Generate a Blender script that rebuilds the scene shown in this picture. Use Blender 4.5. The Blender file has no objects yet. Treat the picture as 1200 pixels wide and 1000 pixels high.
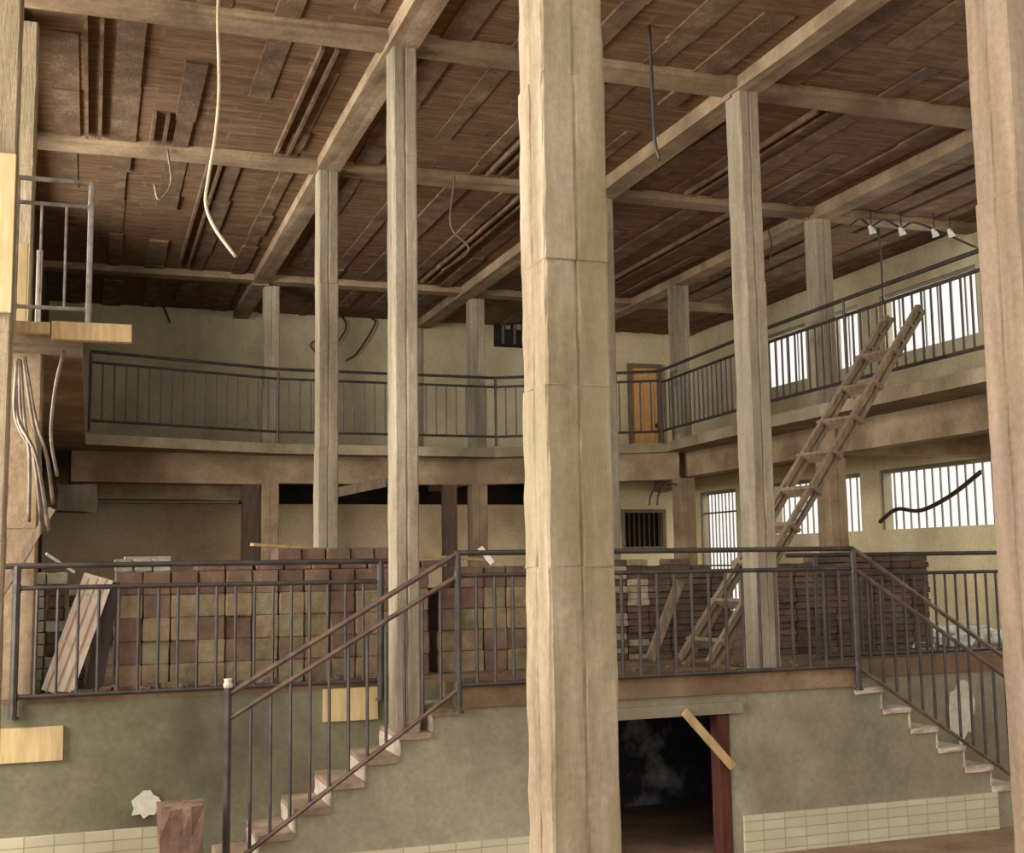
import bpy, bmesh, math, random
from mathutils import Vector, Matrix
random.seed(7)
SC = bpy.context.scene
COL = SC.collection

# ------------------------------------------------------------ materials
def nodes(name):
    m = bpy.data.materials.new(name); m.use_nodes = True
    nt = m.node_tree; b = nt.nodes['Principled BSDF']
    return m, nt, b
def L(nt, a, b): nt.links.new(a, b)
def ramp(nt, fac, stops):
    r = nt.nodes.new('ShaderNodeValToRGB'); e = r.color_ramp.elements
    while len(e) < len(stops): e.new(0.5)
    for i, (p, c) in enumerate(stops):
        e[i].position = p; e[i].color = (*c, 1)
    L(nt, fac, r.inputs[0]); return r.outputs[0]
def noise(nt, vec, scale, detail=5, rough=.6):
    n = nt.nodes.new('ShaderNodeTexNoise'); n.inputs['Scale'].default_value = scale
    n.inputs['Detail'].default_value = detail; n.inputs['Roughness'].default_value = rough
    if vec is not None: L(nt, vec, n.inputs['Vector'])
    return n.outputs['Fac']
def mapping(nt, src, sc):
    m = nt.nodes.new('ShaderNodeMapping'); m.inputs['Scale'].default_value = sc
    L(nt, src, m.inputs['Vector']); return m.outputs[0]
def mix(nt, fac, a, b, mode='MIX'):
    m = nt.nodes.new('ShaderNodeMix'); m.data_type = 'RGBA'; m.blend_type = mode
    for v, k in ((fac, 0), (a, 6), (b, 7)):
        if hasattr(v, 'links'): L(nt, v, m.inputs[k])
        else: m.inputs[k].default_value = v if k == 0 else (*v, 1)
    return m.outputs[2]
def s2l(c):
    return tuple(((x/255)/12.92 if x/255 <= .04045 else ((x/255+.055)/1.055)**2.4) for x in c)

def concrete(name, dark, mid, light, stain=None, scale=1.5, bump=.35, rough=.9, stretch=(1, 1, 1), stain_amt=.6):
    m, nt, b = nodes(name)
    g = nt.nodes.new('ShaderNodeNewGeometry')
    v = mapping(nt, g.outputs['Position'], stretch)
    n1 = noise(nt, v, scale, 6, .62)
    c = ramp(nt, n1, [(.3, s2l(dark)), (.5, s2l(mid)), (.72, s2l(light))])
    n2 = noise(nt, g.outputs['Position'], 22, 4, .7)
    f = ramp(nt, n2, [(.3, (.72, .72, .72)), (.7, (1.15, 1.15, 1.15))])
    c = mix(nt, .7, c, f, 'MULTIPLY')
    if stain:
        n3 = noise(nt, mapping(nt, g.outputs['Position'], (1, 1, .45)), .9, 4, .6)
        k = ramp(nt, n3, [(.5, (0, 0, 0)), (.68, (stain_amt,)*3)])
        c = mix(nt, k, c, s2l(stain))
    L(nt, c, b.inputs['Base Color']); b.inputs['Roughness'].default_value = rough
    b.inputs['Specular IOR Level'].default_value = .2
    bp = nt.nodes.new('ShaderNodeBump'); bp.inputs['Strength'].default_value = bump; bp.inputs['Distance'].default_value = .02
    L(nt, noise(nt, mapping(nt, g.outputs['Position'], (stretch[0]*9, stretch[1]*9, stretch[2]*9)), 1.6, 6, .7), bp.inputs['Height']); L(nt, bp.outputs[0], b.inputs['Normal'])
    return m
def metal(name, a, bb):
    m, nt, b = nodes(name)
    g = nt.nodes.new('ShaderNodeNewGeometry')
    c = ramp(nt, noise(nt, g.outputs['Position'], 9, 4), [(.38, s2l(a)), (.65, s2l(bb))])
    L(nt, c, b.inputs['Base Color']); b.inputs['Roughness'].default_value = .5; b.inputs['Metallic'].default_value = .25
    return m
def wood(name, a, bb, stretch=(6, 6, .8)):
    m, nt, b = nodes(name)
    tc = nt.nodes.new('ShaderNodeTexCoord')
    v = mapping(nt, tc.outputs['Object'], stretch)
    c = ramp(nt, noise(nt, v, 4, 5, .65), [(.3, s2l(a)), (.7, s2l(bb))])
    L(nt, c, b.inputs['Base Color']); b.inputs['Roughness'].default_value = .8
    b.inputs['Specular IOR Level'].default_value = .2
    return m
M = {}
M['column'] = concrete('column_concrete', (104, 94, 74), (140, 127, 104), (166, 152, 128), (112, 108, 88), 1.3, .5, stretch=(3, 3, .5), stain_amt=.5)
M['column_pale'] = concrete('column_concrete_pale', (112, 96, 72), (148, 130, 102), (180, 162, 134), (128, 120, 82), 1.3, .5, stretch=(3, 3, .5), stain_amt=.75)
M['column_pink'] = concrete('column_concrete_pink', (124, 104, 84), (150, 128, 104), (176, 152, 128), (132, 112, 92), 1.3, .4, stretch=(4, 4, .4))
M['beam'] = concrete('beam_concrete', (104, 86, 64), (136, 114, 86), (166, 144, 112), (96, 78, 58), 1.6, .5)
M['pot'] = concrete('ceiling_infill', (84, 62, 46), (108, 84, 62), (136, 110, 82), (72, 54, 42), 1.7, .9)
M['rib'] = concrete('ceiling_rib', (80, 60, 43), (104, 82, 60), (134, 110, 82), (74, 54, 40), 2.2, .8, stretch=(2, 2, 1))
M['slab'] = concrete('slab_concrete', (100, 88, 68), (134, 120, 94), (164, 150, 122), (100, 84, 66), 1.5, .5)
M['plaster'] = concrete('plaster_grey_green', (106, 98, 78), (130, 122, 100), (152, 146, 120), (100, 86, 66), .9, .25)
M['plaster_dark'] = concrete('plaster_stained_green', (80, 76, 58), (106, 102, 78), (126, 118, 92), (68, 56, 46), .9, .25, stain_amt=.85)
M['wall_back'] = concrete('wall_back_plaster', (150, 136, 104), (180, 166, 130), (200, 188, 152), (142, 128, 98), .6, .15, stain_amt=.5)
M['wall_low'] = concrete('wall_low_plaster', (170, 144, 106), (202, 178, 138), (220, 200, 164), (160, 136, 100), .6, .15, stain_amt=.4)
M['wall_yellow'] = concrete('wall_yellow_plaster', (196, 178, 130), (220, 204, 158), (232, 220, 178), (184, 168, 124), .6, .15, stain_amt=.35)
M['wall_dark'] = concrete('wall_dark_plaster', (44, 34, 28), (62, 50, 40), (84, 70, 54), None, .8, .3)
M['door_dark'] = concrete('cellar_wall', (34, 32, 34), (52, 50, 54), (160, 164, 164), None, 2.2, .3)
M['platform'] = concrete('platform_dust', (88, 66, 48), (118, 94, 70), (148, 124, 96), (92, 78, 60), 1.8, .5)
M['dirt'] = concrete('dirt_floor', (98, 72, 52), (126, 98, 74), (146, 120, 92), (110, 90, 70), 2, .8)
M['step'] = concrete('step_concrete', (112, 92, 74), (144, 120, 98), (176, 154, 130), None, 3, .5)
M['riser'] = concrete('pale_riser_painted_light', (150, 130, 112), (190, 174, 154), (214, 200, 182), None, 3, .4)  # pale plaster, with the light on the risers put into the colour
M['white_plaster'] = concrete('white_plaster_splash', (190, 180, 156), (208, 200, 176), (222, 216, 196), None, 5, .4)
M['rail'] = metal('rail_metal', (42, 35, 30), (64, 54, 45))
M['rail_rust'] = metal('rail_metal_rusty', (66, 50, 40), (98, 76, 58))
M['bar'] = metal('window_bar', (70, 66, 56), (92, 86, 72))
M['chrome'] = metal('rail_metal_light', (112, 100, 86), (156, 148, 136))
M['wood_old'] = wood('old_timber', (92, 76, 58), (136, 116, 92))
M['wood_dark'] = wood('dark_timber', (56, 42, 32), (84, 64, 48))
M['wood_pale'] = wood('pale_timber', (146, 116, 78), (186, 156, 110))
M['wood_yellow'] = wood('yellow_plywood', (168, 142, 96), (200, 176, 126))
M['wood_door'] = wood('door_timber', (196, 140, 84), (226, 176, 116))
M['wood_red'] = wood('red_jamb', (56, 28, 20), (84, 42, 30))
M['panel'] = wood('pale_panel', (206, 182, 160), (232, 212, 192))
M['dark_board'] = wood('dark_board', (40, 30, 28), (62, 48, 42))
M['cable'] = metal('cable_dark', (40, 32, 28), (60, 50, 42))
M['cable_pale'] = metal('cable_pale', (170, 150, 116), (196, 178, 146))
M['cable_mid'] = metal('cable_grey', (88, 74, 58), (120, 104, 82))
M['white'] = concrete('white_fitting', (200, 200, 186), (224, 224, 210), (240, 240, 228), None, 3, .1)
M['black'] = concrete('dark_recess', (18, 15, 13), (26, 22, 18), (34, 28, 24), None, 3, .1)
for k, cs in {'block_green': ((94, 84, 60), (126, 112, 82), (146, 132, 100)), 'block_tan': ((104, 84, 62), (134, 112, 84), (158, 134, 104)),
              'block_red': ((78, 58, 48), (104, 78, 64), (126, 100, 82)), 'block_brown': ((80, 62, 48), (106, 84, 66), (128, 106, 84)),
              'brick_dark': ((62, 50, 40), (86, 70, 56), (108, 90, 70)), 'brick_red': ((72, 56, 46), (94, 72, 60), (114, 92, 76)),
              'brick_pale': ((112, 100, 78), (144, 130, 104), (172, 158, 130)), 'stone_pale': ((130, 122, 104), (164, 156, 134), (188, 182, 160))}.items():
    M[k] = concrete(k, *cs, None, 4, .7)
def tile_mat():
    m, nt, b = nodes('dado_tile')
    g = nt.nodes.new('ShaderNodeNewGeometry')
    sp = nt.nodes.new('ShaderNodeSeparateXYZ'); L(nt, g.outputs['Position'], sp.inputs[0])
    cb = nt.nodes.new('ShaderNodeCombineXYZ'); L(nt, sp.outputs[0], cb.inputs[0]); L(nt, sp.outputs[2], cb.inputs[1])
    t = nt.nodes.new('ShaderNodeTexBrick'); t.offset = 0
    L(nt, cb.outputs[0], t.inputs['Vector']); t.inputs['Scale'].default_value = 1
    t.inputs['Brick Width'].default_value = .2; t.inputs['Row Height'].default_value = .078; t.inputs['Mortar Size'].default_value = .004
    t.inputs['Color1'].default_value = (*s2l((190, 182, 150)), 1); t.inputs['Color2'].default_value = (*s2l((176, 168, 136)), 1)
    t.inputs['Mortar'].default_value = (*s2l((140, 132, 104)), 1)
    n = noise(nt, g.outputs['Position'], 3, 4)
    c = mix(nt, .6, t.outputs['Color'], ramp(nt, n, [(.35, (.8, .8, .75)), (.65, (1, 1, 1))]), 'MULTIPLY')
    L(nt, c, b.inputs['Base Color']); b.inputs['Roughness'].default_value = .45
    return m
M['tile'] = tile_mat()
def pot_mat():
    # clay hollow pots between the ribs: rows across, grime and mortar smears over them
    m, nt, b = nodes('ceiling_pots')
    g = nt.nodes.new('ShaderNodeNewGeometry')
    t = nt.nodes.new('ShaderNodeTexBrick'); t.offset = .5
    ds = nt.nodes.new('ShaderNodeTexNoise'); ds.inputs['Scale'].default_value = 3
    L(nt, g.outputs['Position'], ds.inputs['Vector'])
    ad = nt.nodes.new('ShaderNodeVectorMath'); ad.operation = 'MULTIPLY_ADD'
    L(nt, ds.outputs['Color'], ad.inputs[0]); ad.inputs[1].default_value = (.06, .06, 0); L(nt, g.outputs['Position'], ad.inputs[2])
    L(nt, ad.outputs[0], t.inputs['Vector']); t.inputs['Scale'].default_value = 1
    t.inputs['Brick Width'].default_value = .48; t.inputs['Row Height'].default_value = .2; t.inputs['Mortar Size'].default_value = .018
    t.inputs['Mortar Smooth'].default_value = .6
    t.inputs['Color1'].default_value = (*s2l((122, 96, 72)), 1); t.inputs['Color2'].default_value = (*s2l((92, 68, 52)), 1)
    t.inputs['Mortar'].default_value = (*s2l((132, 108, 82)), 1)
    n = noise(nt, g.outputs['Position'], 1.6, 6, .7)
    c = mix(nt, ramp(nt, n, [(.36, (.25,)*3), (.6, (.9,)*3)]), t.outputs['Color'], s2l((118, 94, 68)))
    n2 = noise(nt, mapping(nt, g.outputs['Position'], (.8, 6, 1)), 2.6, 6, .75)
    c = mix(nt, .85, c, ramp(nt, n2, [(.38, (.5, .44, .4)), (.62, (1.15, 1.12, 1.08))]), 'MULTIPLY')
    L(nt, c, b.inputs['Base Color']); b.inputs['Roughness'].default_value = .95
    b.inputs['Specular IOR Level'].default_value = .1
    bp = nt.nodes.new('ShaderNodeBump'); bp.inputs['Strength'].default_value = .8; bp.inputs['Distance'].default_value = .03
    L(nt, n2, bp.inputs['Height']); L(nt, bp.outputs[0], b.inputs['Normal'])
    return m
M['pots'] = pot_mat()

# ------------------------------------------------------------ mesh helpers
class MB:
    def __init__(s): s.bm = bmesh.new(); s.mi = 0
    def face(s, vs):
        try: f = s.bm.faces.new(vs); f.material_index = s.mi; return f
        except ValueError: return None
    def box(s, x0, x1, y0, y1, z0, z1, jit=0):
        j = lambda: random.uniform(-jit, jit)
        v = [s.bm.verts.new((x+j(), y+j(), z+j())) for z in (z0, z1) for x, y in ((x0, y0), (x1, y0), (x1, y1), (x0, y1))]
        for q in ((3, 2, 1, 0), (4, 5, 6, 7), (0, 1, 5, 4), (1, 2, 6, 5), (2, 3, 7, 6), (3, 0, 4, 7)): s.face([v[i] for i in q])
        return s
    def prism(s, pts, z0, z1):
        a = [s.bm.verts.new((x, y, z0)) for x, y in pts]; b = [s.bm.verts.new((x, y, z1)) for x, y in pts]
        n = len(pts); s.face(a[::-1]); s.face(b)
        for i in range(n): s.face([a[i], a[(i+1) % n], b[(i+1) % n], b[i]])
        return s
    def extrude_y(s, pts, y0, y1):
        a = [s.bm.verts.new((x, y0, z)) for x, z in pts]; b = [s.bm.verts.new((x, y1, z)) for x, z in pts]
        n = len(pts); s.face(a); s.face(b[::-1])
        for i in range(n): s.face([a[(i+1) % n], a[i], b[i], b[(i+1) % n]])
        return s
    def tube(s, pts, r, n=8, cap=True):
        pts = [Vector(p) for p in pts]; rings = []
        up = None
        for i, p in enumerate(pts):
            d = (pts[min(i+1, len(pts)-1)] - pts[max(i-1, 0)]).normalized()
            if up is None: up = Vector((0, 0, 1)) if abs(d.z) < .9 else Vector((1, 0, 0))
            a = d.cross(up).normalized(); up = a.cross(d).normalized()
            rr = r[i] if isinstance(r, (list, tuple)) else r
            rings.append([s.bm.verts.new(p + a*rr*math.cos(t*2*math.pi/n) + up*rr*math.sin(t*2*math.pi/n)) for t in range(n)])
        for i in range(len(rings)-1):
            for t in range(n): s.face([rings[i][t], rings[i][(t+1) % n], rings[i+1][(t+1) % n], rings[i+1][t]])
        if cap: s.face(rings[0][::-1]); s.face(rings[-1])
        return s
    def plank(s, p0, p1, w, t, side=(0, 1, 0)):
        # board from p0 to p1, w wide along side, t thick
        p0, p1 = Vector(p0), Vector(p1); d = (p1-p0).normalized(); sd = Vector(side); sd = (sd - d*sd.dot(d)).normalized(); n = d.cross(sd)
        v = []
        for p in (p0, p1):
            for a, b in ((-1, -1), (1, -1), (1, 1), (-1, 1)): v.append(s.bm.verts.new(p + sd*a*w/2 + n*b*t/2))
        for q in ((3, 2, 1, 0), (4, 5, 6, 7), (0, 1, 5, 4), (1, 2, 6, 5), (2, 3, 7, 6), (3, 0, 4, 7)): s.face([v[i] for i in q])
        return s
    def rough(s, cuts=3, amt=.01):
        bmesh.ops.subdivide_edges(s.bm, edges=s.bm.edges[:], cuts=cuts, use_grid_fill=True)
        for v in s.bm.verts: v.co += Vector([random.uniform(-amt, amt) for _ in range(3)])
        return s
    def bevel(s, w, seg=1):
        bmesh.ops.bevel(s.bm, geom=s.bm.edges[:], offset=w, segments=seg, affect='EDGES'); return s

ORG = {}
def wpos(o): return ORG.get(o.name, Vector((0, 0, 0)))
def tag(o, label=None, cat=None, group=None, kind=None):
    if label: o['label'] = label
    if cat: o['category'] = cat
    if group: o['group'] = group
    if kind: o['kind'] = kind
    return o
def build(mb, name, mats, parent=None, origin=None, smooth=False):
    """world-coordinate bmesh -> object whose origin is at the base of the shape"""
    bm = mb.bm; bmesh.ops.recalc_face_normals(bm, faces=bm.faces[:])
    xs = [v.co for v in bm.verts]
    if origin is None:
        origin = Vector(((min(c.x for c in xs)+max(c.x for c in xs))/2, (min(c.y for c in xs)+max(c.y for c in xs))/2, min(c.z for c in xs)))
    origin = Vector(origin)
    bmesh.ops.translate(bm, verts=bm.verts[:], vec=-origin)
    me = bpy.data.meshes.new(name); bm.to_mesh(me); bm.free()
    for m in (mats if isinstance(mats, (list, tuple)) else [mats]): me.materials.append(m)
    if smooth:
        for p in me.polygons: p.use_smooth = True
    o = bpy.data.objects.new(name, me); COL.objects.link(o)
    ORG[o.name] = origin
    if parent: o.parent = parent; o.location = origin - wpos(parent)
    else: o.location = origin
    return o
def thing(name, loc, label, cat, group=None):
    o = bpy.data.objects.new(name, None); COL.objects.link(o); o.location = loc; o.empty_display_size = .1
    ORG[o.name] = Vector(loc); return tag(o, label, cat, group)
def struct(name, mb, mats, parent=None):
    o = build(mb, name, mats, parent)
    if not parent: o['kind'] = 'structure'
    return o
def smoothpath(pts, k=6):
    P = [Vector(p) for p in pts]; P = [P[0]*2-P[1]] + P + [P[-1]*2-P[-2]]; out = []
    for i in range(1, len(P)-2):
        for j in range(k):
            t = j/k; a, b, c, d = P[i-1:i+3]
            out.append(.5*((2*b) + (-a+c)*t + (2*a-5*b+4*c-d)*t*t + (-a+3*b-3*c+d)*t**3))
    out.append(P[-2]); return out

# ------------------------------------------------------------ key levels
FL, PF, BF, SOF, CE = -2.37, -.92, 1.74, 4.10, 4.225     # ground, platform, balcony, beam soffit, ceiling slab
YF, YR = 8.80, 9.44                                       # platform front face, recessed face beside the stairs
XL, XR, YB = -.72, 10.6, 19.95                            # left wall, right wall, back wall

# ------------------------------------------------------------ setting
struct('floor', MB().box(-14, 30, -6, 40, FL-.3, FL), M['dirt'])
# raised platform: floor slab and its walls
mb = MB(); mb.prism([(XL, YR), (2.66, YR), (2.66, YF), (6.16, YF), (6.16, YR), (XR, YR), (XR, YB), (XL, YB)], PF-.16, PF)
struct('floor_platform', mb, M['platform'])
mb = MB()
mb.box(2.68, 3.72, YF+.03, YF+.23, FL, PF-.16).box(4.93, 6.14, YF+.03, YF+.23, FL, PF-.16).box(3.72, 4.93, YF+.03, YF+.23, -1.24, PF-.16)
mb.box(3.6, 5.05, YF-.01, YF+.03, -1.24, -1.15)
struct('wall_platform_front', mb, M['plaster'])
struct('wall_platform_left', MB().box(XL-.3, 2.655, YR-.012, YR+.23, FL, PF-.04), M['plaster_dark'])
struct('wall_platform_right', MB().box(6.12, XR, YR+.03, YR+.23, FL, PF-.16), M['plaster'])
# cellar behind the doorway
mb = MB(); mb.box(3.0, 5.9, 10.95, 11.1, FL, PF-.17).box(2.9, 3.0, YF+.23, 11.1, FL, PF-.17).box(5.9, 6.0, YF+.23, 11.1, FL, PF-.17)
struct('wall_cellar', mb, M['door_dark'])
d = struct('door_1', MB().box(4.83, 4.93, YF+.02, YF+.16, FL, -1.24), M['wood_red'])
# tiled dado
struct('trim_1', MB().box(5.03, 7.55, YF+.0, YF+.031, FL, -2.06), M['tile'])
struct('trim_2', MB().box(1.3, 3.62, YF+.0, YF+.031, FL, -2.06), M['tile'])
struct('trim_3', MB().box(XL-.3, .53, YR-.045, YR-.012, FL, -1.88), M['tile'])

# ceiling with ribs
mb = MB(); mb.box(XL-.3, XR+.2, 6.4, YB+.2, CE, CE+.2)
mb.mi = 1
bays = [(-.60, 2.14), (2.36, 5.27), (5.49, 8.14), (8.38, XR)]
rows = [(6.4, 8.9), (9.13, 12.07), (12.31, 17.28), (17.52, YB)]
for x0, x1 in bays:
    n = 5; st = (x1-x0)/n
    for i in range(n):
        for y0, y1 in rows:
            c = x0+st*(i+.5)+random.uniform(-.04, .04); w = random.uniform(.06, .13)
            y = y0
            while y < y1-.05:                      # a rib cast in uneven lengths
                ye = min(y1, y+random.uniform(.5, 1.6)); dw = random.uniform(-.015, .02)
                if random.random() < .85: mb.box(c-w-dw, c+w+dw, y, ye, CE-random.uniform(.008, .03), CE+.01)
                y = ye
for x, y0, y1 in ((-.1, 9.2, 12.0), (1.72, 9.3, 12.0), (.5, 11.2, 12.0), (4.0, 9.3, 12), (1.1, 12.4, 17), (4.6, 12.4, 17), (7.3, 12.4, 17), (6.4, 9.3, 12)):
    mb.box(x-.05, x-.02, y0, y1, CE-.055, CE); mb.box(x+.07, x+.1, y0, y1, CE-.05, CE)
struct('ceiling', mb, [M['pots'], M['rib']])
# beams
n = 0
LX = (-.85, 2.25, 5.38, 8.26)
for i, x in enumerate(LX):
    for y0, y1 in ((6.5, 8.9), (9.12, 12.07), (12.31, 17.28), (17.52, YB)):
        b = MB().box(x-.12, x+.12, y0-.11, y1+.11, SOF+random.uniform(-.03, .01), CE); b.rough(2, .006)
        n += 1; struct('ceiling_beam', b, M['beam'])
for y in (9.01, 12.19, 17.40):
    for x0, x1 in ((-.73, 2.13), (2.37, 5.26), (5.5, 8.14), (8.38, XR)):
        b = MB().box(x0, x1, y-.13, y+.13, SOF+.03, CE); b.rough(2, .006)
        struct('ceiling_beam', b, M['beam'])

# walls
def wall_x(name, x0, x1, holes, y0, y1, z0, z1, mat):
    """wall in the YZ plane with rectangular holes (ya, yb, za, zb) - disjoint in y inside one call"""
    mb = MB(); cur = y0
    for (a, b, c, e) in sorted(holes):
        if a > cur: mb.box(x0, x1, cur, a, z0, z1)
        if c > z0: mb.box(x0, x1, a, b, z0, c)
        if e < z1: mb.box(x0, x1, a, b, e, z1)
        cur = b
    if cur < y1: mb.box(x0, x1, cur, y1, z0, z1)
    return struct(name, mb, mat)
up_h = [(8.6, 12.05, 2.83, 3.72), (12.2, 14.2, 2.83, 3.72), (14.72, 15.45, 2.83, 3.72), (16.1, 17.5, 2.83, 3.72)]
lo_h = [(9.9, 14.4, .39, 1.24), (14.85, 17.3, .39, 1.24), (18.45, 19.8, -.92, 1.24)]
wall_x('wall_right_upper', XR, XR+.2, up_h, 8.5, YB, 1.5, CE, M['wall_back'])
wall_x('wall_right_lower', XR, XR+.2, lo_h, 9.44, YB, FL, 1.5, M['wall_yellow'])
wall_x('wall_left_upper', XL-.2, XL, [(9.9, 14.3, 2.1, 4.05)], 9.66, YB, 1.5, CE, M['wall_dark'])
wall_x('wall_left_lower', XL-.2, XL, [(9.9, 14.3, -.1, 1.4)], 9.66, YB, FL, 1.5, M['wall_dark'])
# back wall: upper, and lower with a long gap below the balcony
mb = MB(); mb.box(XL, 8.4, YB, YB+.2, 1.5, CE).box(8.4, XR+.2, YB+.001, YB+.2, 1.5, CE)
struct('wall_back_upper', MB().box(XL, 8.2, YB, YB+.2, 1.5, CE), M['wall_back'])
struct('wall_back_upper_right', MB().box(8.2, XR+.2, YB, YB+.2, 1.5, CE), M['wall_yellow'])
mb = MB(); mb.box(XL, 8.2, YB, YB+.2, PF, 1.02).box(XL, .05, YB, YB+.2, 1.02, 1.5).box(7.6, 8.2, YB, YB+.2, 1.02, 1.5)
struct('wall_back_lower', mb, M['wall_low'])
mb = MB(); mb.box(8.2, 9.12, YB, YB+.2, PF, 1.5).box(9.92, XR, YB, YB+.2, PF, 1.5).box(9.12, 9.92, YB, YB+.2, PF, .24).box(9.12, 9.92, YB, YB+.2, .90, 1.5)
struct('wall_back_lower_right', mb, M['wall_yellow'])
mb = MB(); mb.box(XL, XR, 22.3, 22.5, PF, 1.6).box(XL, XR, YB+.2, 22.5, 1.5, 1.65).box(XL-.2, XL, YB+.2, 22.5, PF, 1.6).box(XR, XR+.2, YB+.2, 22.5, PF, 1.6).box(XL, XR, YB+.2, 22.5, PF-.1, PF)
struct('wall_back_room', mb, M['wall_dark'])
struct('trim_4', MB().box(.06, 2.25, YB-.05, YB+.15, 1.03, 1.15), M['white_plaster'])
mb = MB(); mb.box(4.9, 5.1, YB-.08, YB, BF, CE).box(5.1, 5.35, YB-.04, YB, BF, CE)
struct('trim_5', mb, M['plaster'])

# windows on the right with upright bars
def bars(name, ya, yb, za, zb, step, cross=()):
    w = MB(); x = XR+.1
    w.box(XR+.03, XR+.17, ya, ya+.05, za, zb).box(XR+.03, XR+.17, yb-.05, yb, za, zb)
    w.box(XR+.03, XR+.17, ya+.05, yb-.05, zb-.05, zb)
    o = struct(name, w, M['plaster'])
    k = int((yb-ya-.1)/step); st = (yb-ya-.1)/k
    for i in range(1, k):
        y = ya+.05+i*st
        build(MB().box(x-.01, x+.01, y-.010, y+.010, za, zb-.05), 'window_bar', M['bar'], o)
    for z in cross: build(MB().box(x-.03, x-.012, ya+.05, yb-.05, z-.015, z+.015), 'cross_bar', M['bar'], o)
    return o
for i, (a, b, c, e) in enumerate(up_h): bars('window_%d' % (i+1), a, b, c, e, .26)
for i, (a, b, c, e) in enumerate(lo_h): bars('window_%d' % (i+5), a, b, c, e, .16 if i < 2 else .12, () if i < 2 else (.85, -.1))
# dark barred window low in the back wall
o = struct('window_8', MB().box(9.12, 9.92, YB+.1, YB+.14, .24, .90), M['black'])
f = MB(); f.box(9.08, 9.14, YB-.04, YB+.02, .2, .94).box(9.9, 9.96, YB-.04, YB+.02, .2, .94).box(9.14, 9.9, YB-.04, YB+.02, .88, .94).box(9.14, 9.9, YB-.04, YB+.02, .2, .26)
build(f, 'window_frame', M['wood_old'], o)
for i in range(7): build(MB().box(9.22+i*.1, 9.245+i*.1, YB-.01, YB+.01, .26, .88), 'window_bar', M['wood_dark'], o)
# orange door in the upper back wall
o = struct('door_2', MB().box(9.33, 9.84, YB-.05, YB-.01, BF, 3.55), M['wood_door'])
for z0, z1 in ((1.86, 2.1), (2.2, 2.44), (2.54, 3.4)):
    for x0, x1 in ((9.39, 9.56), (9.61, 9.78)):
        p = MB().box(x0, x1, YB-.065, YB-.05, z0, z1); p.bevel(.006); build(p, 'door_panel', M['wood_door'], o)
f = MB(); f.box(9.27, 9.33, YB-.09, YB, BF, 3.63).box(9.84, 9.94, YB-.09, YB, BF, 3.63).box(9.33, 9.84, YB-.09, YB, 3.55, 3.63)
build(f, 'door_frame', M['wood_old'], o)
build(MB().box(9.78, 9.81, YB-.1, YB-.065, 2.44, 2.52), 'door_handle', M['rail'], o)

# ------------------------------------------------------------ balcony
edge = [(-.1, 9.05), (-.1, 16.3), (2.44, 17.14), (5.75, 17.17), (7.98, 15.95), (7.78, 12.8), (7.72, 5.6)]
poly = edge + [(XR, 5.6), (XR, YB), (XL, YB), (XL, 9.05)]
bal = thing('balcony', (4, 18.5, BF-.14), 'concrete upper balcony slab running along the left, back and right walls', 'balcony')
mb = MB(); mb.prism(poly, BF-.14, BF); build(mb, 'slab', M['slab'], bal)
def offs(p, q, d):
    v = Vector((q[0]-p[0], q[1]-p[1], 0)).normalized(); nrm = Vector((v.y, -v.x, 0)); return nrm*d
def underbeam(p, q, z0, z1, w):
    b = MB().plank((p[0], p[1], (z0+z1)/2), (q[0], q[1], (z0+z1)/2), z1-z0, w, (0, 0, 1)); b.rough(2, .006)
    build(b, 'edge_beam', M['beam'], bal)
underbeam((-.3, 17.25), (2.4, 17.62), 1.18, BF-.14, .25)
underbeam((2.4, 17.62), (5.6, 17.62), 1.20, BF-.14, .25)
underbeam((5.6, 17.62), (8.26, 16.0), 1.20, BF-.14, .25)
underbeam((8.46, 16.1), (8.46, 5.6), 1.24, BF-.14, .22)
underbeam((-.3, 17.9), (2.4, 18.2), .98, 1.25, .2)
for y in (12.2, 9.6): underbeam((8.3, y), (XR, y), 1.24, BF-.14, .25)
for x in (2.4, 5.58): underbeam((x, 17.7), (x, YB), 1.25, BF-.14, .25)
underbeam((8.4, 16.1), (9.9, YB), 1.25, BF-.14, .25)

# ------------------------------------------------------------ columns
def column(x, y, w, d, z0, z1, label, mat, lifts=(), groove=True, jit=.004, group=None):
    prof = []
    c = .012
    hx, hy = w/2, d/2
    g = .006 if groove else 0
    prof = [(-hx+c, -hy), (-.012, -hy), (0, -hy+g*1.6), (.012, -hy), (hx-c, -hy), (hx, -hy+c), (hx, hy-c), (hx-c, hy), (-hx+c, hy), (-hx, hy-c), (-hx, .012), (-hx+g*1.6, 0), (-hx, -.012), (-hx, -hy+c)]
    zs = []; z = z0
    while z < z1-.12: zs.append((z, 0)); z += random.uniform(.12, .2)
    zs.append((z1, 0))
    lev = []
    off = Vector((0, 0)); sc = 1
    marks = sorted(lifts); k = 0
    mb = MB(); prev = None; smallx = 0
    def ring(z, ox, oy, s):
        return [mb.bm.verts.new((x+ox+px*s+random.uniform(-jit, jit)*.8, y+oy+py*s+random.uniform(-jit, jit)*.8, z)) for px, py in prof]
    lv = []
    for z, _ in zs:
        while k < len(marks) and marks[k] < z:
            lv.append((marks[k]-.004, off.x, off.y, sc))
            off = Vector((random.uniform(-.007, .007), random.uniform(-.006, .006))); sc = 1+random.uniform(-.03, .01)
            lv.append((marks[k]+.004, off.x, off.y, sc)); k += 1
        lv.append((z, off.x, off.y, sc))
    for a in lv:
        r = ring(*a)
        if prev:
            for t in range(len(r)): mb.face([prev[t], prev[(t+1) % len(r)], r[(t+1) % len(r)], r[t]])
        else: mb.face(r[::-1])
        prev = r
    mb.face(prev)
    o = build(mb, 'concrete_column', mat); tag(o, label, 'column', group)
    return o
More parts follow.
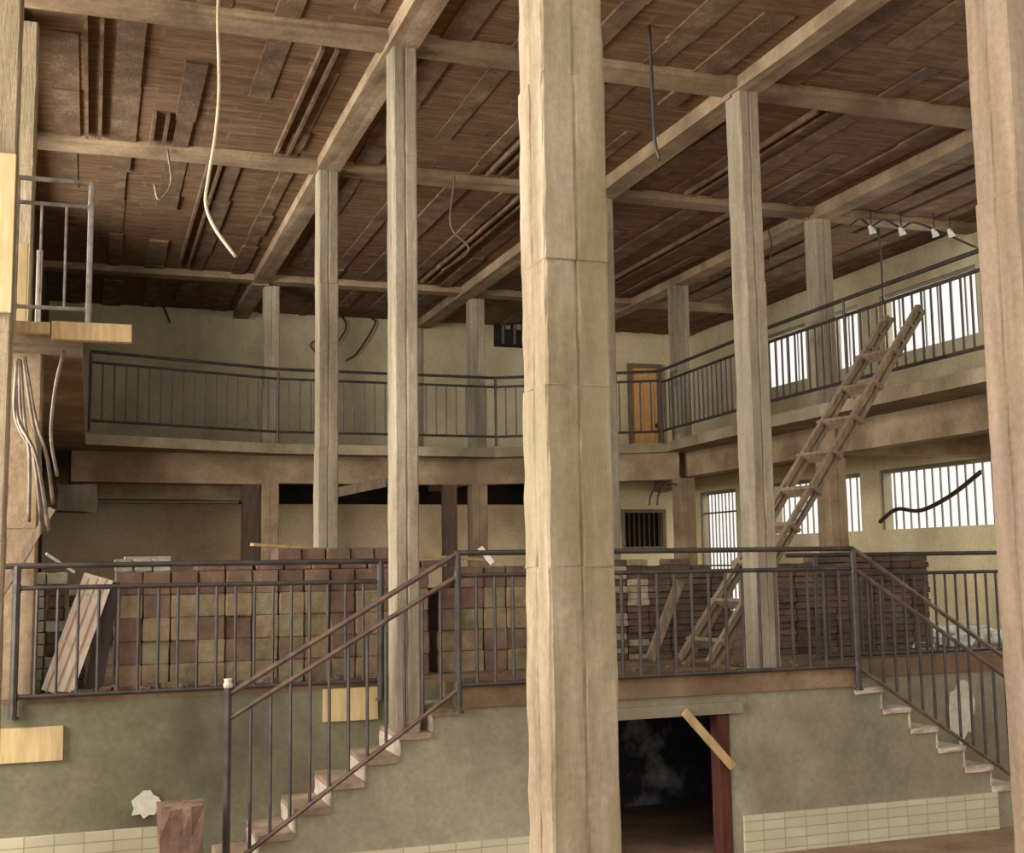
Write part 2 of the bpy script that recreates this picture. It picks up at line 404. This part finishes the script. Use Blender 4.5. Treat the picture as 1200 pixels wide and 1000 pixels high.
column(2.33, 5.78, .36, .36, FL, SOF+.02, 'thick pale concrete column in the foreground, board marked and tallest in view', M['column_pale'], (-.02, 1.55, 2.55, .9), jit=.006)
column(5.40, 5.80, .36, .36, FL, SOF+.02, 'pinkish concrete column cut off by the right edge of the photo', M['column_pink'], (.6, 2.2))
column(2.265, 9.01, .19, .25, PF-.161*2-.005, SOF+.01, 'grey concrete column rising beside the top of the left stair', M['column'], (.55, 3.2))
column(5.38, 8.99+.02, .20, .25, PF, SOF+.01, 'concrete column on the platform just behind the front railing', M['column'], (-.35, 2.4))
column(2.25, 12.19, .21, .25, PF, SOF+.01, 'slender concrete column behind the left block stack, lit on its left side', M['column'], (1.2, 2.9))
column(5.38, 12.19, .21, .25, PF, SOF+.01, 'concrete column half hidden behind the right side of the thick foreground column', M['column'], (1.2, 2.9))
for x, y, lb in ((2.42, 17.6, 'behind the balcony railing, left of the slender platform column'), (5.60, 17.6, 'behind the balcony railing below the ventilation unit'),
                 (8.26, 15.9, 'at the far right corner of the balcony'), (8.26, 12.19, 'on the right balcony between the bright windows')):
    column(x, y, .23, .25, BF, SOF+.01, 'concrete column standing on the balcony ' + lb, M['column'], (2.6,))
for x, y, lb in ((2.42, 17.6, 'beside the dark wooden post'), (5.60, 17.6, 'left of the thick foreground column'),
                 (8.26, 15.9, 'right of the small dark barred window'), (8.44, 12.4, 'behind the ladder')):
    column(x, y, .25, .28, PF, 1.2, 'short concrete column under the balcony ' + lb, M['beam'], (.2,))
column(-.62, 9.5, .30, .30, BF, SOF+.02, 'pale concrete column at the left edge, behind the short balcony railing', M['column_pale'], (3.0,))
column(-.66, 9.62, .56, .30, PF, BF-.14, 'wide grey concrete pier at the left edge under the balcony, hung with cables', M['beam'], (.3,))
column(-.70, 8.78, .30, .30, FL, SOF, 'cream plastered pier at the extreme left behind the yellow board', M['column_pale'], (1.6,))
o = build(MB().plank((1.45, 19.6, 1.06), (2.1, 19.6, 1.3), .12, .04, (0, 0, 1)), 'white_board', M['white_plaster']); tag(o, 'white board lying slanted on the low back wall under the balcony', 'board')
o = build(MB().plank((3.35, 17.4, 1.06), (4.1, 17.4, 1.22), .14, .04, (0, 0, 1)), 'timber_plank', M['wood_old']); tag(o, 'brown plank fixed slantwise under the back balcony edge between two columns', 'plank')
b = MB().box(-.45, .05, 17.3, 17.6, .78, 1.15); b.rough(2, .02); o = build(b, 'beam_stub', M['column']); tag(o, 'rough concrete beam stub under the balcony at the far left', 'beam stub')
# wooden posts under the balcony
o = build(MB().box(2.02, 2.28, 17.5, 17.56, PF, 1.2), 'wooden_post', M['wood_dark']); tag(o, 'dark brown wooden post under the balcony left of a short concrete column', 'post')
o = build(MB().box(5.02, 5.24, 17.5, 17.6, PF, 1.2), 'wooden_post', M['wood_dark']); tag(o, 'brown wooden post under the balcony between two concrete columns', 'post')

# ------------------------------------------------------------ railings
def bar(p, q, r, name, parent, mat, n=8): return build(MB().tube([p, q], r, n), name, mat, parent, smooth=False)
def railing(label, posts, zt, zm, zb, step, ptop=None, foot=-.1, r=.018, br=.009, mat=None, ends=(0, 0), postr=.02):
    """posts: list of (x, y) corners; slope-free railing through them"""
    mat = mat or M['rail']
    t = thing('railing', (posts[0][0], posts[0][1], zb+foot), label, 'railing')
    for i in range(len(posts)-1):
        p, q = Vector((*posts[i], 0)), Vector((*posts[i+1], 0)); d = (q-p); Ln = d.length; u = d/Ln
        a = p - u*(ends[0] if i == 0 else 0); b = q + u*(ends[1] if i == len(posts)-2 else 0)
        bar((a.x, a.y, zt), (b.x, b.y, zt), r, 'top_rail', t, mat)
        bar((p.x, p.y, zm), (q.x, q.y, zm), r*.85, 'middle_rail', t, mat)
        bar((p.x, p.y, zb), (q.x, q.y, zb), r*.85, 'bottom_rail', t, mat)
        k = max(1, round(Ln/step))
        for j in range(1, k):
            c = p+u*(Ln*j/k)
            bar((c.x, c.y, zb), (c.x, c.y, zm), br, 'baluster', t, mat, 6)
    for x, y in posts:
        po = bar((x, y, zb+foot), (x, y, zt), postr, 'post', t, mat)
        for z in (zm, zb): build(MB().tube([(x, y, z-.03), (x, y, z+.03)], postr*1.18, 10), 'weld_collar', mat, po)
        build(MB().tube([(x, y, zb+foot-.004), (x, y, zb+foot+.012)], postr*1.5, 10), 'foot_plate', mat, po)
    return t
# platform, front
railing('long dark metal railing along the front of the raised platform', [(2.62, 8.755), (3.35, 8.755), (6.14, 8.755)], .08, -.09, -.905, .155, foot=-.2, r=.021, br=.013, postr=.026)
# platform, left of the stair, and right
railing('dark metal railing before the block stack, on the left part of the platform', [(-.5, 9.38), (2.17, 9.38)], .03, -.13, -.9, .142, foot=-.15, r=.021, br=.013, postr=.028, ends=(.12, .1))
railing('dark metal railing on the far right of the platform, behind the right stair', [(6.25, 9.5), (8.75, 9.5)], .03, -.15, -.885, .12, foot=-.03, r=.02, br=.012, ends=(.3, .0))
# balcony
e = [(-.06, 16.22), (2.46, 17.06), (5.74, 17.09), (7.93, 15.88)]
railing('dark metal railing around the back of the balcony', e, 2.80, 2.66, 1.90, .155, foot=-.14, r=.022, br=.011)
railing('dark metal railing along the right side of the balcony above the ladder', [(7.9, 15.82), (7.72, 12.8), (7.68, 10.9), (7.66, 8.6), (7.66, 6.2)], 2.80, 2.62, 1.90, .145, foot=-.18, r=.024, br=.013)
t = railing('short dark metal railing at the end of the left balcony above the planks', [(-.56, 9.02), (-.06, 9.02)], 2.80, 2.62, 1.86, .15, foot=-.13, r=.018, br=.010, mat=M['chrome'])
# dark metal railing sides of the stairs
def stair_rail(label, xa, za, xb, zb_, zm_off, bot_a, bot_b, n, post, cap=False):
    t = thing('stair_railing', (xb, 8.755, bot_b), label, 'railing'); y = 8.755
    bar((xa, y, za), (xb, y, zb_), .021, 'top_rail', t, M['rail_rust']); bar((xa, y, za+zm_off), (xb, y, zb_+zm_off), .019, 'middle_rail', t, M['rail_rust'])
    bar((xa, y, bot_a), (xb, y, bot_b), .019, 'bottom_rail', t, M['rail_rust'])
    for i in range(1, n):
        f = i/n; x = xa+(xb-xa)*f
        bar((x, y, bot_a+(bot_b-bot_a)*f), (x, y, za+(zb_-za)*f+zm_off), .013, 'baluster', t, M['rail'], 6)
    bar((post, y, FL), (post, y, zb_+.04), .027, 'post', t, M['rail'])
    if cap: build(MB().tube([(post, y, zb_+.04), (post, y, zb_+.06), (post, y, zb_+.075), (post, y, zb_+.10)], [.03, .034, .026, .03], 10), 'post_cap', M['riser'], t)
stair_rail('dark metal handrail of the left stair descending to the left', 2.62, .08, .95, -.88, -.17, -.93, -2.06, 12, .93, True)
stair_rail('dark metal handrail of the right stair descending to the right', 6.14, .08, 8.3, -1.30, -.17, -.92, -2.32, 17, 8.32)

# ------------------------------------------------------------ stairs
def stair(label, x0, tread, riser, n, sgn, body_mat):
    t = thing('staircase', (x0+sgn*tread*n/2, (YF+YR)/2, FL), label, 'staircase')
    pts = [(x0, FL)]; pts.append((x0, PF-.16))
    prof = [(x0, FL), (x0, PF-riser-.04)]
    for k in range(1, n):
        z = PF-riser*k-.04
        prof += [(x0+sgn*tread*(k-1), z), (x0+sgn*tread*k-sgn*.015, z)]
    prof.append((x0+sgn*tread*(n-1)-sgn*.015, FL))
    q = []
    for p in prof:
        if not q or (abs(p[0]-q[-1][0])+abs(p[1]-q[-1][1])) > 1e-4: q.append(p)
    build(MB().extrude_y(q, YF+.03, YR+.02), 'stair_body', body_mat, t)
    for k in range(1, n):
        z = PF-riser*k; xa, xb = sorted((x0+sgn*tread*(k-1), x0+sgn*(tread*k)))
        b = MB().box(xa, xb, YF+.005, YR+.01, z-.045, z); b.rough(1, .006); build(b, 'tread', M['step'] if sgn < 0 else M['riser'], t)
        xr = x0+sgn*tread*k
        b = MB().box(min(xr, xr-sgn*.014), max(xr, xr-sgn*.014), YF+.02, YR, z-riser, z-.045); b.rough(2, .004)
        build(b, 'riser', M['riser'], t)
    return t
stair('concrete stair left of the centre, rising to the platform, rough pinkish treads', 2.68, .255, 1.45/9, 9, -1, M['plaster'])
stair('concrete stair on the right, descending to the right, broken whitish treads', 6.14, .275, 1.45/8, 8, 1, M['plaster'])

# ------------------------------------------------------------ plaster splash, patches, box by the wall
o = build(MB().box(-.62, -.16, YR-.04, YR-.012, -1.36, -1.12), 'plywood_patch', M['wood_yellow']); tag(o, 'yellow plywood board fixed to the platform wall at the lower left', 'board')
o = build(MB().box(1.72, 2.15, YR-.04, YR-.012, -1.20, -.95), 'plywood_patch', M['wood_yellow']); tag(o, 'yellow plywood board on the platform wall behind the left stair railing', 'board')
def blob(cx, y, cz, rx, rz, n=18, th=.02):
    mb = MB(); pts = []
    for i in range(n):
        a = i*2*math.pi/n; k = random.uniform(.7, 1.1)
        pts.append((cx+rx*k*math.cos(a), cz+rz*k*math.sin(a)))
    mb.extrude_y(pts, y-th, y); return mb
o = build(blob(.43, YR-.012, -1.72, .13, .1, th=.018), 'plaster_splash', M['white_plaster']); tag(o, 'white splash of plaster on the lower left platform wall', 'plaster patch')
o = build(blob(7.75, YR+.03, -1.45, .16, .3, th=.018), 'plaster_splash', M['white_plaster']); tag(o, 'ragged white plaster patch on the wall behind the right stair', 'plaster patch')
b = MB().box(.47, .75, 8.45, 8.73, FL, -1.58); b.rough(3, .012); o = build(b, 'clay_block', M['block_red']); tag(o, 'tall reddish clay block standing on the ground at the foot of the left stair', 'block')
# plank across the cellar doorway
o = build(MB().plank((4.50, YF-.03, -1.20), (4.92, YF-.03, -1.66), .065, .025, (1, 0, 1)), 'timber_batten', M['wood_pale']); tag(o, 'pale wooden batten nailed slantwise over the dark cellar doorway', 'batten')
# rubble on the right end of the platform, its white holds painted sunlight
mb = MB()
for i in range(70):
    x = random.uniform(7.9, 10.3); y = random.uniform(10.2, 12.2); s = random.uniform(.03, .12)
    mb.box(x-s, x+s, y-s, y+s, PF, PF+s*random.uniform(.5, 1.1), jit=s*.3)
o = build(mb, 'rubble', M['white']); tag(o, 'rubble strewn at the foot of the right wall, sunlight painted in as white', 'rubble', kind='stuff')
mb = MB()
for i in range(110):
    x = random.uniform(-.3, 2.5); y = random.uniform(9.47, 9.75); s = random.uniform(.008, .035)
    mb.box(x-s, x+s, y-s, y+s, PF, PF+s*random.uniform(.6, 1.4), jit=s*.3)
for i in range(60):
    x = random.uniform(2.7, 6.1); y = random.uniform(8.9, 9.6); s = random.uniform(.006, .03)
    mb.box(x-s, x+s, y-s, y+s, PF, PF+s*random.uniform(.6, 1.4), jit=s*.3)
o = build(mb, 'rubble', M['platform']); tag(o, 'brown crumbs of brick and mortar along the platform edge', 'rubble', kind='stuff')

# ------------------------------------------------------------ block and brick stacks
def proto_block(w, d, h, mat, holes):
    mb = MB(); mb.box(-w/2, w/2, -d/2, d/2, 0, h)
    if holes:   # hollow block: two sunk cells in the top
        top = max(mb.bm.faces, key=lambda f: f.calc_center_median().z)
    mb.bevel(.008, 1); mb.rough(1, .0035)
    bm = mb.bm; bmesh.ops.recalc_face_normals(bm, faces=bm.faces[:]); me = bpy.data.meshes.new('block'); bm.to_mesh(me); bm.free(); me.materials.append(mat); return me
ORDN = ['bottom', 'second', 'third', 'fourth', 'fifth', 'sixth', 'seventh', 'eighth', 'ninth', 'tenth', 'eleventh', 'twelfth', 'thirteenth', 'fourteenth', 'fifteenth']
def place(me, name, x, y, z, rz, label, cat, group):
    o = bpy.data.objects.new(name, me); COL.objects.link(o); o.location = (x, y, z); o.rotation_euler = (0, 0, rz)
    ORG[o.name] = Vector((x, y, z)); return tag(o, label, cat, group)
BW, BD, BH = .200, .36, .178
bm_ = {k: proto_block(BW, BD, BH, M['block_'+k], True) for k in ('green', 'tan', 'red', 'brown')}
cname = {'green': 'greenish grey', 'tan': 'tan', 'red': 'brick red', 'brown': 'brown'}
def stack(x0, n, y, base, heights, group, where, pick, bw=BW, rows_label=True, meshes=None, bh=BH, nm='clay_block', cat='block', cn=cname):
    for i in range(n):
        for r in range(heights(i)):
            k = pick(i, r, heights(i))
            place(meshes[k], nm, x0+(i+.5)*(bw+.009)+random.uniform(-.002, .002), y+random.uniform(-.02, .02), base+r*(bh+.0005), random.uniform(-.008, .008),
                  '%s %s, %s course, %s' % (cn[k], 'brick' if cat == 'brick' else 'clay block', ORDN[r], where), cat, group)
def pick_left(i, r, h):
    if r == h-1: return random.choice(['red', 'red', 'brown'])
    return random.choice(['green', 'tan', 'green', 'red', 'brown', 'tan', 'tan'])
stack(.18, 12, 10.0, PF, lambda i: 5, 'clay blocks in the left stack', 'front row of the left block stack', pick_left, meshes=bm_)
stack(.22, 11, 10.40, PF, lambda i: 6 if i > 5 else 5, 'clay blocks in the left stack', 'rear row of the left block stack', pick_left, meshes=bm_)
stack(2.80, 4, 10.15, PF, lambda i: 5 if i != 0 else 4, 'clay blocks in the middle stack', 'stack left of the foreground column', pick_left, meshes=bm_)
# flat thin slabs on the left stack
ft = proto_block(.22, .3, .06, M['block_red'], False); 
for i in range(9):
    place(ft, 'clay_slab', .9+i*.175*1.32, 10.0+.02*(i % 2), PF+5*(BH+.0005), random.uniform(-.05, .05), 'thin flat reddish slab lying on top of the front row of the left block stack', 'slab', 'flat slabs on the left stack')
ftd = proto_block(.13, .24, .1, M['stone_pale'], False)
for i in range(3):
    place(ftd, 'pale_block', .24+.145*i, 10.02, PF+5*(BH+.0005), random.uniform(-.04, .04), 'pale mortar crusted block lying at the left end of the block stack', 'block', 'pale blocks on the left stack')
# thin bricks
TW, TD, TH = .215, .105, .062
tb = {k: proto_block(TW, TD*2.2, TH, M['brick_'+k], False) for k in ('dark', 'red', 'pale')}
tn = {'dark': 'dark brown', 'red': 'reddish', 'pale': 'pale grey'}
stack(4.55, 6, 10.5, PF, lambda i: [15, 15, 14, 15, 14, 13][i], 'bricks in the stack behind the foreground column', 'stack right of the foreground column',
      lambda i, r, h: 'pale' if (i in (0, 1) and random.random() < .5) else random.choice(['dark', 'dark', 'red']), TW, meshes=tb, bh=TH, nm='brick', cat='brick', cn=tn)
stack(6.25, 8, 10.3, PF, lambda i: [14, 14, 15, 15, 15, 15, 15, 15][i], 'bricks in the stack at the right', 'stack below the ladder',
      lambda i, r, h: random.choice(['dark', 'dark', 'dark', 'red']), TW, meshes=tb, bh=TH, nm='brick', cat='brick', cn=tn)
# pale stones heaped at the far left
st = [proto_block(.15, .2, .085, M['stone_pale'], False), proto_block(.12, .2, .085, M['brick_dark'], False)]
for c in range(3):
    for r in range(10 if c < 2 else 9):
        k = 0 if (c == 0 or random.random() < .3) else 1
        place(st[k], 'loose_stone', -.40+c*.155, 9.95+random.uniform(-.02, .02), PF+r*.09, random.uniform(-.1, .1),
              ('pale' if k == 0 else 'dark') + ' stone in the %s layer of the small stone pile at the far left' % ORDN[r], 'stone', 'stones piled at the far left')
# leaning boards
def lean(name, mat, a, b, w, t, label, side=(1, 0, 0), cat='board', ridges=0):
    o = build(MB().plank(a, b, w, t, side), name, mat); tag(o, label, cat); return o
o = thing('grooved_board', (-.2, 9.62, PF), 'pale pinkish grooved wooden panel leaning on the block stack at the left', 'panel')
build(MB().plank((-.22, 9.62, PF+.01), (.06, 9.80, -.06), .22, .03, (1, 0, -.2)), 'face_board', M['panel'], o)
for k in (-.07, -.005, .06):
    build(MB().plank((-.22+k, 9.603, PF+.02), (.06+k, 9.783, -.07), .012, .012, (1, 0, -.2)), 'groove_strip', M['wood_pale'], o)
for f in (.45, .86): build(MB().plank((-.33+.28*f, 9.60+.18*f, PF+.86*f), (-.12+.28*f, 9.60+.18*f, PF+.86*f-.03), .018, .012, (0, 0, 1)), 'cross_strip', M['white_plaster'], o)
lean('leaning_board', M['dark_board'], (.04, 9.70, PF+.01), (.155, 9.80, -.10), .13, .03, 'dark board leaning beside the pale panel at the left')
lean('timber_beam', M['wood_old'], (-.62, 9.5, -.18), (-.28, 9.5, .45), .07, .05, 'brown timber sloping up at the left edge behind the railing end', (0, 1, 0), 'timber')
lean('white_batten', M['white'], (-.32, 9.75, .12), (-.12, 9.85, -.02), .025, .02, 'thin white batten lying slanted on the stone pile at the left', (0, 1, 0), 'batten')
lean('timber_plank', M['wood_pale'], (1.3, 10.5, .19), (3.7, 10.9, .02), .1, .025, 'long brown plank lying across the stacks from left to centre', (0, 1, 0), 'plank')
lean('white_batten', M['white'], (3.36, 10.15, .0), (3.26, 10.2, .14), .05, .012, 'short white strip sticking up beside the foreground column', (1, 0, 0), 'batten')
# small hollow block standing on the left stack
o = thing('hollow_block', (.43, 10.35, PF+5*(BH+.0005)), 'whitish hollow block lying on its side on top of the left stack', 'block')
z0 = PF+5*(BH+.0005)
for z in (0, .1): build(MB().box(.26, .62, 10.3, 10.5, z0+z, z0+z+.025), 'shell', M['stone_pale'], o)
for x in (.26, .43, .60): build(MB().box(x, x+.022, 10.3, 10.5, z0+.025, z0+.1), 'web', M['stone_pale'], o)
lean('timber_plank', M['wood_old'], (4.85, 10.1, PF+.02), (5.25, 10.25, -.2), .09, .03, 'old timber plank leaning on the brick stack left of the railing column', (1, 0, 0), 'plank')

# small pile of rough stones right of the grey column
for c in range(2):
    for r in range(8):
        k = (c+r) % 2
        place(st[k], 'loose_stone', 2.46+c*.155, 10.3+random.uniform(-.02, .02), PF+r*.09, random.uniform(-.12, .12),
              ('pale' if k == 0 else 'dark') + ' stone in the %s layer of the pile right of the grey stair column' % ORDN[r], 'stone', 'stones piled beside the grey stair column')
rb = proto_block(.1, .09, .055, M['brick_red'], False)
for x in (.22, .46, .74, 1.02, 1.35, 1.9): place(rb, 'broken_brick', x, 9.6, PF, random.uniform(-.5, .5), 'broken brick piece lying on the platform edge below the left railing', 'brick', 'broken bricks below the left railing')

# ------------------------------------------------------------ ladder
F = Vector((5.0, 9.2, PF)); T = Vector((7.56, 9.46, 2.37)); Dv = (T-F)/1.27
t = thing('ladder', F, 'long weathered wooden ladder leaning against the right balcony edge', 'ladder')
w = Vector((-.06, .40, 0)); nrm = Dv.normalized().cross(w.normalized()).normalized()
if nrm.z < 0: nrm = -nrm
for s in (0, 1):
    for h in (0, 1):
        a = F + w*s + nrm*(.0 if h == 0 else .075); b = T + w*s + nrm*(.0 if h == 0 else .075)
        a = a + Dv*(.005 if h else .0)
        mb = MB().plank(a, b - Dv*(.03*h*s), .04, .05, nrm); mb.rough(2, .003); build(mb, 'side_rail', M['wood_old'], t)
for i in range(9):
    f = .07+i*.128
    c = F + Dv*f + nrm*.0375
    mb = MB().plank(c - w*.16, c + w*1.16, .11, .035, nrm); mb.rough(1, .003); build(mb, 'rung', M['wood_old'], t)
for f in (1.14, 1.2, 1.26):
    for s in (0, 1):
        c = F + Dv*f + w*s; build(MB().plank(c, c + nrm*.075, .05, .03, w), 'spacer', M['wood_old'], t)

# ------------------------------------------------------------ left balcony end: planks, boards
def pl(x0, x1, y0, y1, z0, z1, mat, name, label, cat='plank'):
    b = MB().box(x0, x1, y0, y1, z0, z1); b.bevel(.004); o = build(b, name, mat); tag(o, label, cat); return o
pl(-.56, -.31, 8.96, 9.04, 1.66, 1.745, M['wood_pale'], 'formwork_plank', 'short pale plank on the edge of the left balcony end')
pl(-.30, .24, 8.93, 9.01, 1.62, 1.75, M['wood_pale'], 'formwork_plank', 'longer pale plank sticking out past the left balcony end')
pl(-.80, -.545, 8.56, 8.60, 1.72, 2.82, M['wood_yellow'], 'plywood_board', 'yellow board added for yellow light on the pier at the left edge', 'board')  # board added in place of yellow light falling on the pier
pl(-.57, -.48, 9.10, 9.14, BF, 2.34, M['wood_yellow'], 'plywood_board', 'narrow yellow board standing behind the left balcony railing', 'board')
pl(-.43, -.39, 9.3, 9.34, BF, 2.35, M['chrome'], 'metal_strip', 'narrow light metal strip upright behind the left balcony railing', 'strip')

# ------------------------------------------------------------ cables and fittings
def cable(pts, r, mat, label, name='cable', k=6):
    o = build(MB().tube(smoothpath(pts, k), r, 6), name, mat, smooth=True); tag(o, label, 'cable'); return o
cable([(.775, 8.4, CE), (.765, 8.4, 3.9), (.78, 8.4, 3.4), (.76, 8.4, 3.05), (.715, 8.4, 2.72), (.70, 8.4, 2.53), (.765, 8.4, 2.36), (.91, 8.4, 2.165)], .013, M['cable_pale'], 'long pale cable hanging from the ceiling at the upper left')
cable([(4.08, 8.2, CE), (4.09, 8.2, 3.8), (4.10, 8.2, 3.3), (4.14, 8.2, 3.12)], .014, M['cable'], 'dark rusty rod hanging from the ceiling right of the foreground column', 'hanging_rod')
cable([(3.6, 12.0, SOF+.05), (3.55, 12.0, 3.6), (3.75, 12.0, 3.35), (3.45, 12.0, 3.1)], .01, M['cable_mid'], 'thin curled wire hanging from the ceiling left of the foreground column')
cable([(.62, 12.0, SOF+.05), (.66, 12.0, 3.8), (.55, 12.0, 3.62), (.5, 12.0, 3.78)], .012, M['cable_mid'], 'curled cable hanging from the left ceiling bay')
for i in range(6):
    dx = (-.06, .05, -.02, .075, .0, -.045)[i]; b = (.10, -.03, .04, .02, -.06, .12)[i]
    cable([(-.52+dx*.4, 9.3, 1.56-random.uniform(0, .05)), (-.48+dx, 9.26, 1.1), (-.40+dx+b*.5, 9.22-.02*i, .8), (-.36+dx+b, 9.22-.02*i, .5-random.uniform(0, .25))], .014, M['cable_mid'],
          'grey cable in the bundle hanging down the wide left pier')['group'] = 'cables bundled at the left column'
cable([(-.22, 9.1, 1.57), (-.27, 9.1, 1.3), (-.29, 9.1, .95), (-.24, 9.1, .66)], .013, M['cable_mid'], 'single pale cable hanging below the left balcony planks')
for pts, lb in ((((3.55, 19.9, CE), (3.5, 19.85, 4.1), (3.6, 19.85, 3.85), (3.4, 19.85, 3.7), (3.55, 19.85, 3.5)), 'knotted dark wires hanging on the back wall'),
                (((3.95, 19.9, CE), (4.0, 19.85, 4.0), (3.75, 19.85, 3.6)), 'dark wire hanging on the back wall right of the knotted wires'),
                (((4.45, 19.9, CE), (4.5, 19.85, 4.1), (4.2, 19.85, 3.6), (4.0, 19.85, 3.45)), 'curving dark wire on the back wall near the tall grey column'),
                (((1.0, 19.9, CE), (1.02, 19.85, 4.2), (1.12, 19.85, 3.95)), 'short wire hanging at the top of the back wall on the left')):
    cable(pts, .016, M['cable'], lb)
cable([(10.5, 12.2, 1.05), (10.5, 12.8, .78), (10.5, 13.4, .62), (10.5, 13.9, .66), (10.5, 14.3, .5)], .03, M['cable'], 'thick dark cable sagging across the lower right window')
for i, (x, y) in enumerate(((7.9, 16.0), (7.95, 15.85))):
    cable([(x+.1, y-.15, 1.1), (x-.1, y-.2, 1.12), (x-.25, y-.25, .95), (x-.28, y-.25, .8)], .015, M['cable'], 'dark cable end curling off the short column at the far corner')['group'] = 'cable ends at the far corner'
for y in (12.9, 13.3, 13.6): cable([(8.0, y, CE-.04), (8.05, y, 3.95), (8.0, y, 3.7)], .012, M['cable'], 'short wire hanging from the ceiling behind the railing column')['group'] = 'wires behind the railing column'
# ventilation unit on the back wall
o = thing('window_air_unit', (6.93, YB, 3.83), 'dark boxy air unit set high in the back wall beside the foreground column', 'air unit')
build(MB().box(6.68, 7.22, YB-.14, YB-.01, 3.83, 4.32), 'casing', M['black'], o)
for x in (6.78, 7.0, 7.16): build(MB().box(x, x+.05, YB-.16, YB-.14, 3.87, 4.28), 'grille_bar', M['bar'], o)
for x in (6.86, 7.06): build(MB().box(x, x+.08, YB-.165, YB-.14, 4.13, 4.25), 'vent', M['plaster'], o)
# white lamp fittings on the right ceiling
for i, (x, y) in enumerate(((8.9, 12.0), (9.3, 11.95), (9.75, 11.9), (9.95, 11.85), (10.2, 11.2))):
    lb = ('leftmost of the white lamp holders hanging under the right ceiling', 'second white lamp holder from the left under the right ceiling', 'third white lamp holder from the left under the right ceiling',
          'fourth white lamp holder from the left under the right ceiling', 'white lamp holder hanging closest to the right edge')[i]
    z = 3.98
    o = thing('lamp_holder', (x, y, z), lb, 'lamp holder')
    build(MB().tube([(x, y, CE), (x, y, z+.06)], .008, 6), 'cord', M['cable'], o)
    build(MB().tube([(x-.03, y, z+.05), (x, y, z), (x+.02, y, z-.05)], [.02, .035, .045], 10), 'socket', M['white'], o, smooth=True)
cable([(8.6, 12.0, 4.0), (8.75, 12.0, 4.1), (8.9, 12.0, 4.02), (9.1, 12.0, 4.12), (9.3, 11.95, 4.02), (9.5, 11.95, 4.1), (9.9, 11.9, 3.98), (10.3, 11.8, 3.8)], .014, M['cable'], 'dark cable looping between the white lamp holders under the right ceiling')
cable([(9.0, 12.0, 4.0), (9.02, 12.0, 3.6), (9.02, 12.0, 3.1)], .014, M['cable'], 'straight dark wire hanging down beside the right balcony column')

# ------------------------------------------------------------ light
w = bpy.data.worlds.new('World'); SC.world = w; w.use_nodes = True
bg = w.node_tree.nodes['Background']; bg.inputs[0].default_value = (1, .95, .88, 1); bg.inputs[1].default_value = 1.35
def area(loc, target, sx, sy, power, col):
    l = bpy.data.lights.new('area_light', 'AREA'); l.shape = 'RECTANGLE'; l.size = sx; l.size_y = sy; l.energy = power; l.color = col
    o = bpy.data.objects.new('area_light', l); COL.objects.link(o); o.location = loc
    o.rotation_euler = (Vector(target)-Vector(loc)).to_track_quat('-Z', 'Y').to_euler(); return o
def sun_fill(d, power, ang, col):
    l = bpy.data.lights.new('front_fill_light', 'SUN'); l.energy = power; l.angle = math.radians(ang); l.color = col
    o = bpy.data.objects.new('front_fill_light', l); COL.objects.link(o); o.location = (0, 0, 12)
    o.rotation_euler = Vector(d).to_track_quat('-Z', 'Y').to_euler()
area((-6.5, 5.6, 1.8), (3, 7.5, 1.2), 5, 5, 1500, (1, .94, .9))
area((-4.5, 11.0, 2.3), (4, 12.5, 2.3), 8, 3.6, 1700, (1, .94, .88))
sun_fill((.12, 1, -.03), .75, 70, (1, .92, .82))  # added soft level fill from the front, brightens the back wall
area((13, 13, 2.5), (5, 13, 2.5), 9, 4, 900, (1, .97, .88))
# ------------------------------------------------------------ camera
f, yaw, pitch, roll = 1404.2, math.radians(19.34), math.radians(6.499), math.radians(-.846)
fw = Vector((math.sin(yaw)*math.cos(pitch), math.cos(yaw)*math.cos(pitch), math.sin(pitch)))
rt0 = Vector((math.cos(yaw), -math.sin(yaw), 0)); up0 = rt0.cross(fw)
rt = rt0*math.cos(roll)+up0*math.sin(roll); up = -rt0*math.sin(roll)+up0*math.cos(roll)
cam = bpy.data.cameras.new('camera'); cam.sensor_width = 36; cam.lens = 36*f/1200; cam.clip_end = 200; cam.clip_start = .05
co = bpy.data.objects.new('camera', cam); COL.objects.link(co)
co.matrix_world = Matrix(((rt.x, up.x, -fw.x, 0), (rt.y, up.y, -fw.y, 0), (rt.z, up.z, -fw.z, 0), (0, 0, 0, 1)))
SC.camera = co
SC.view_settings.view_transform = 'Standard'
SC.view_settings.exposure = -.30
SC.view_settings.gamma = 1.1
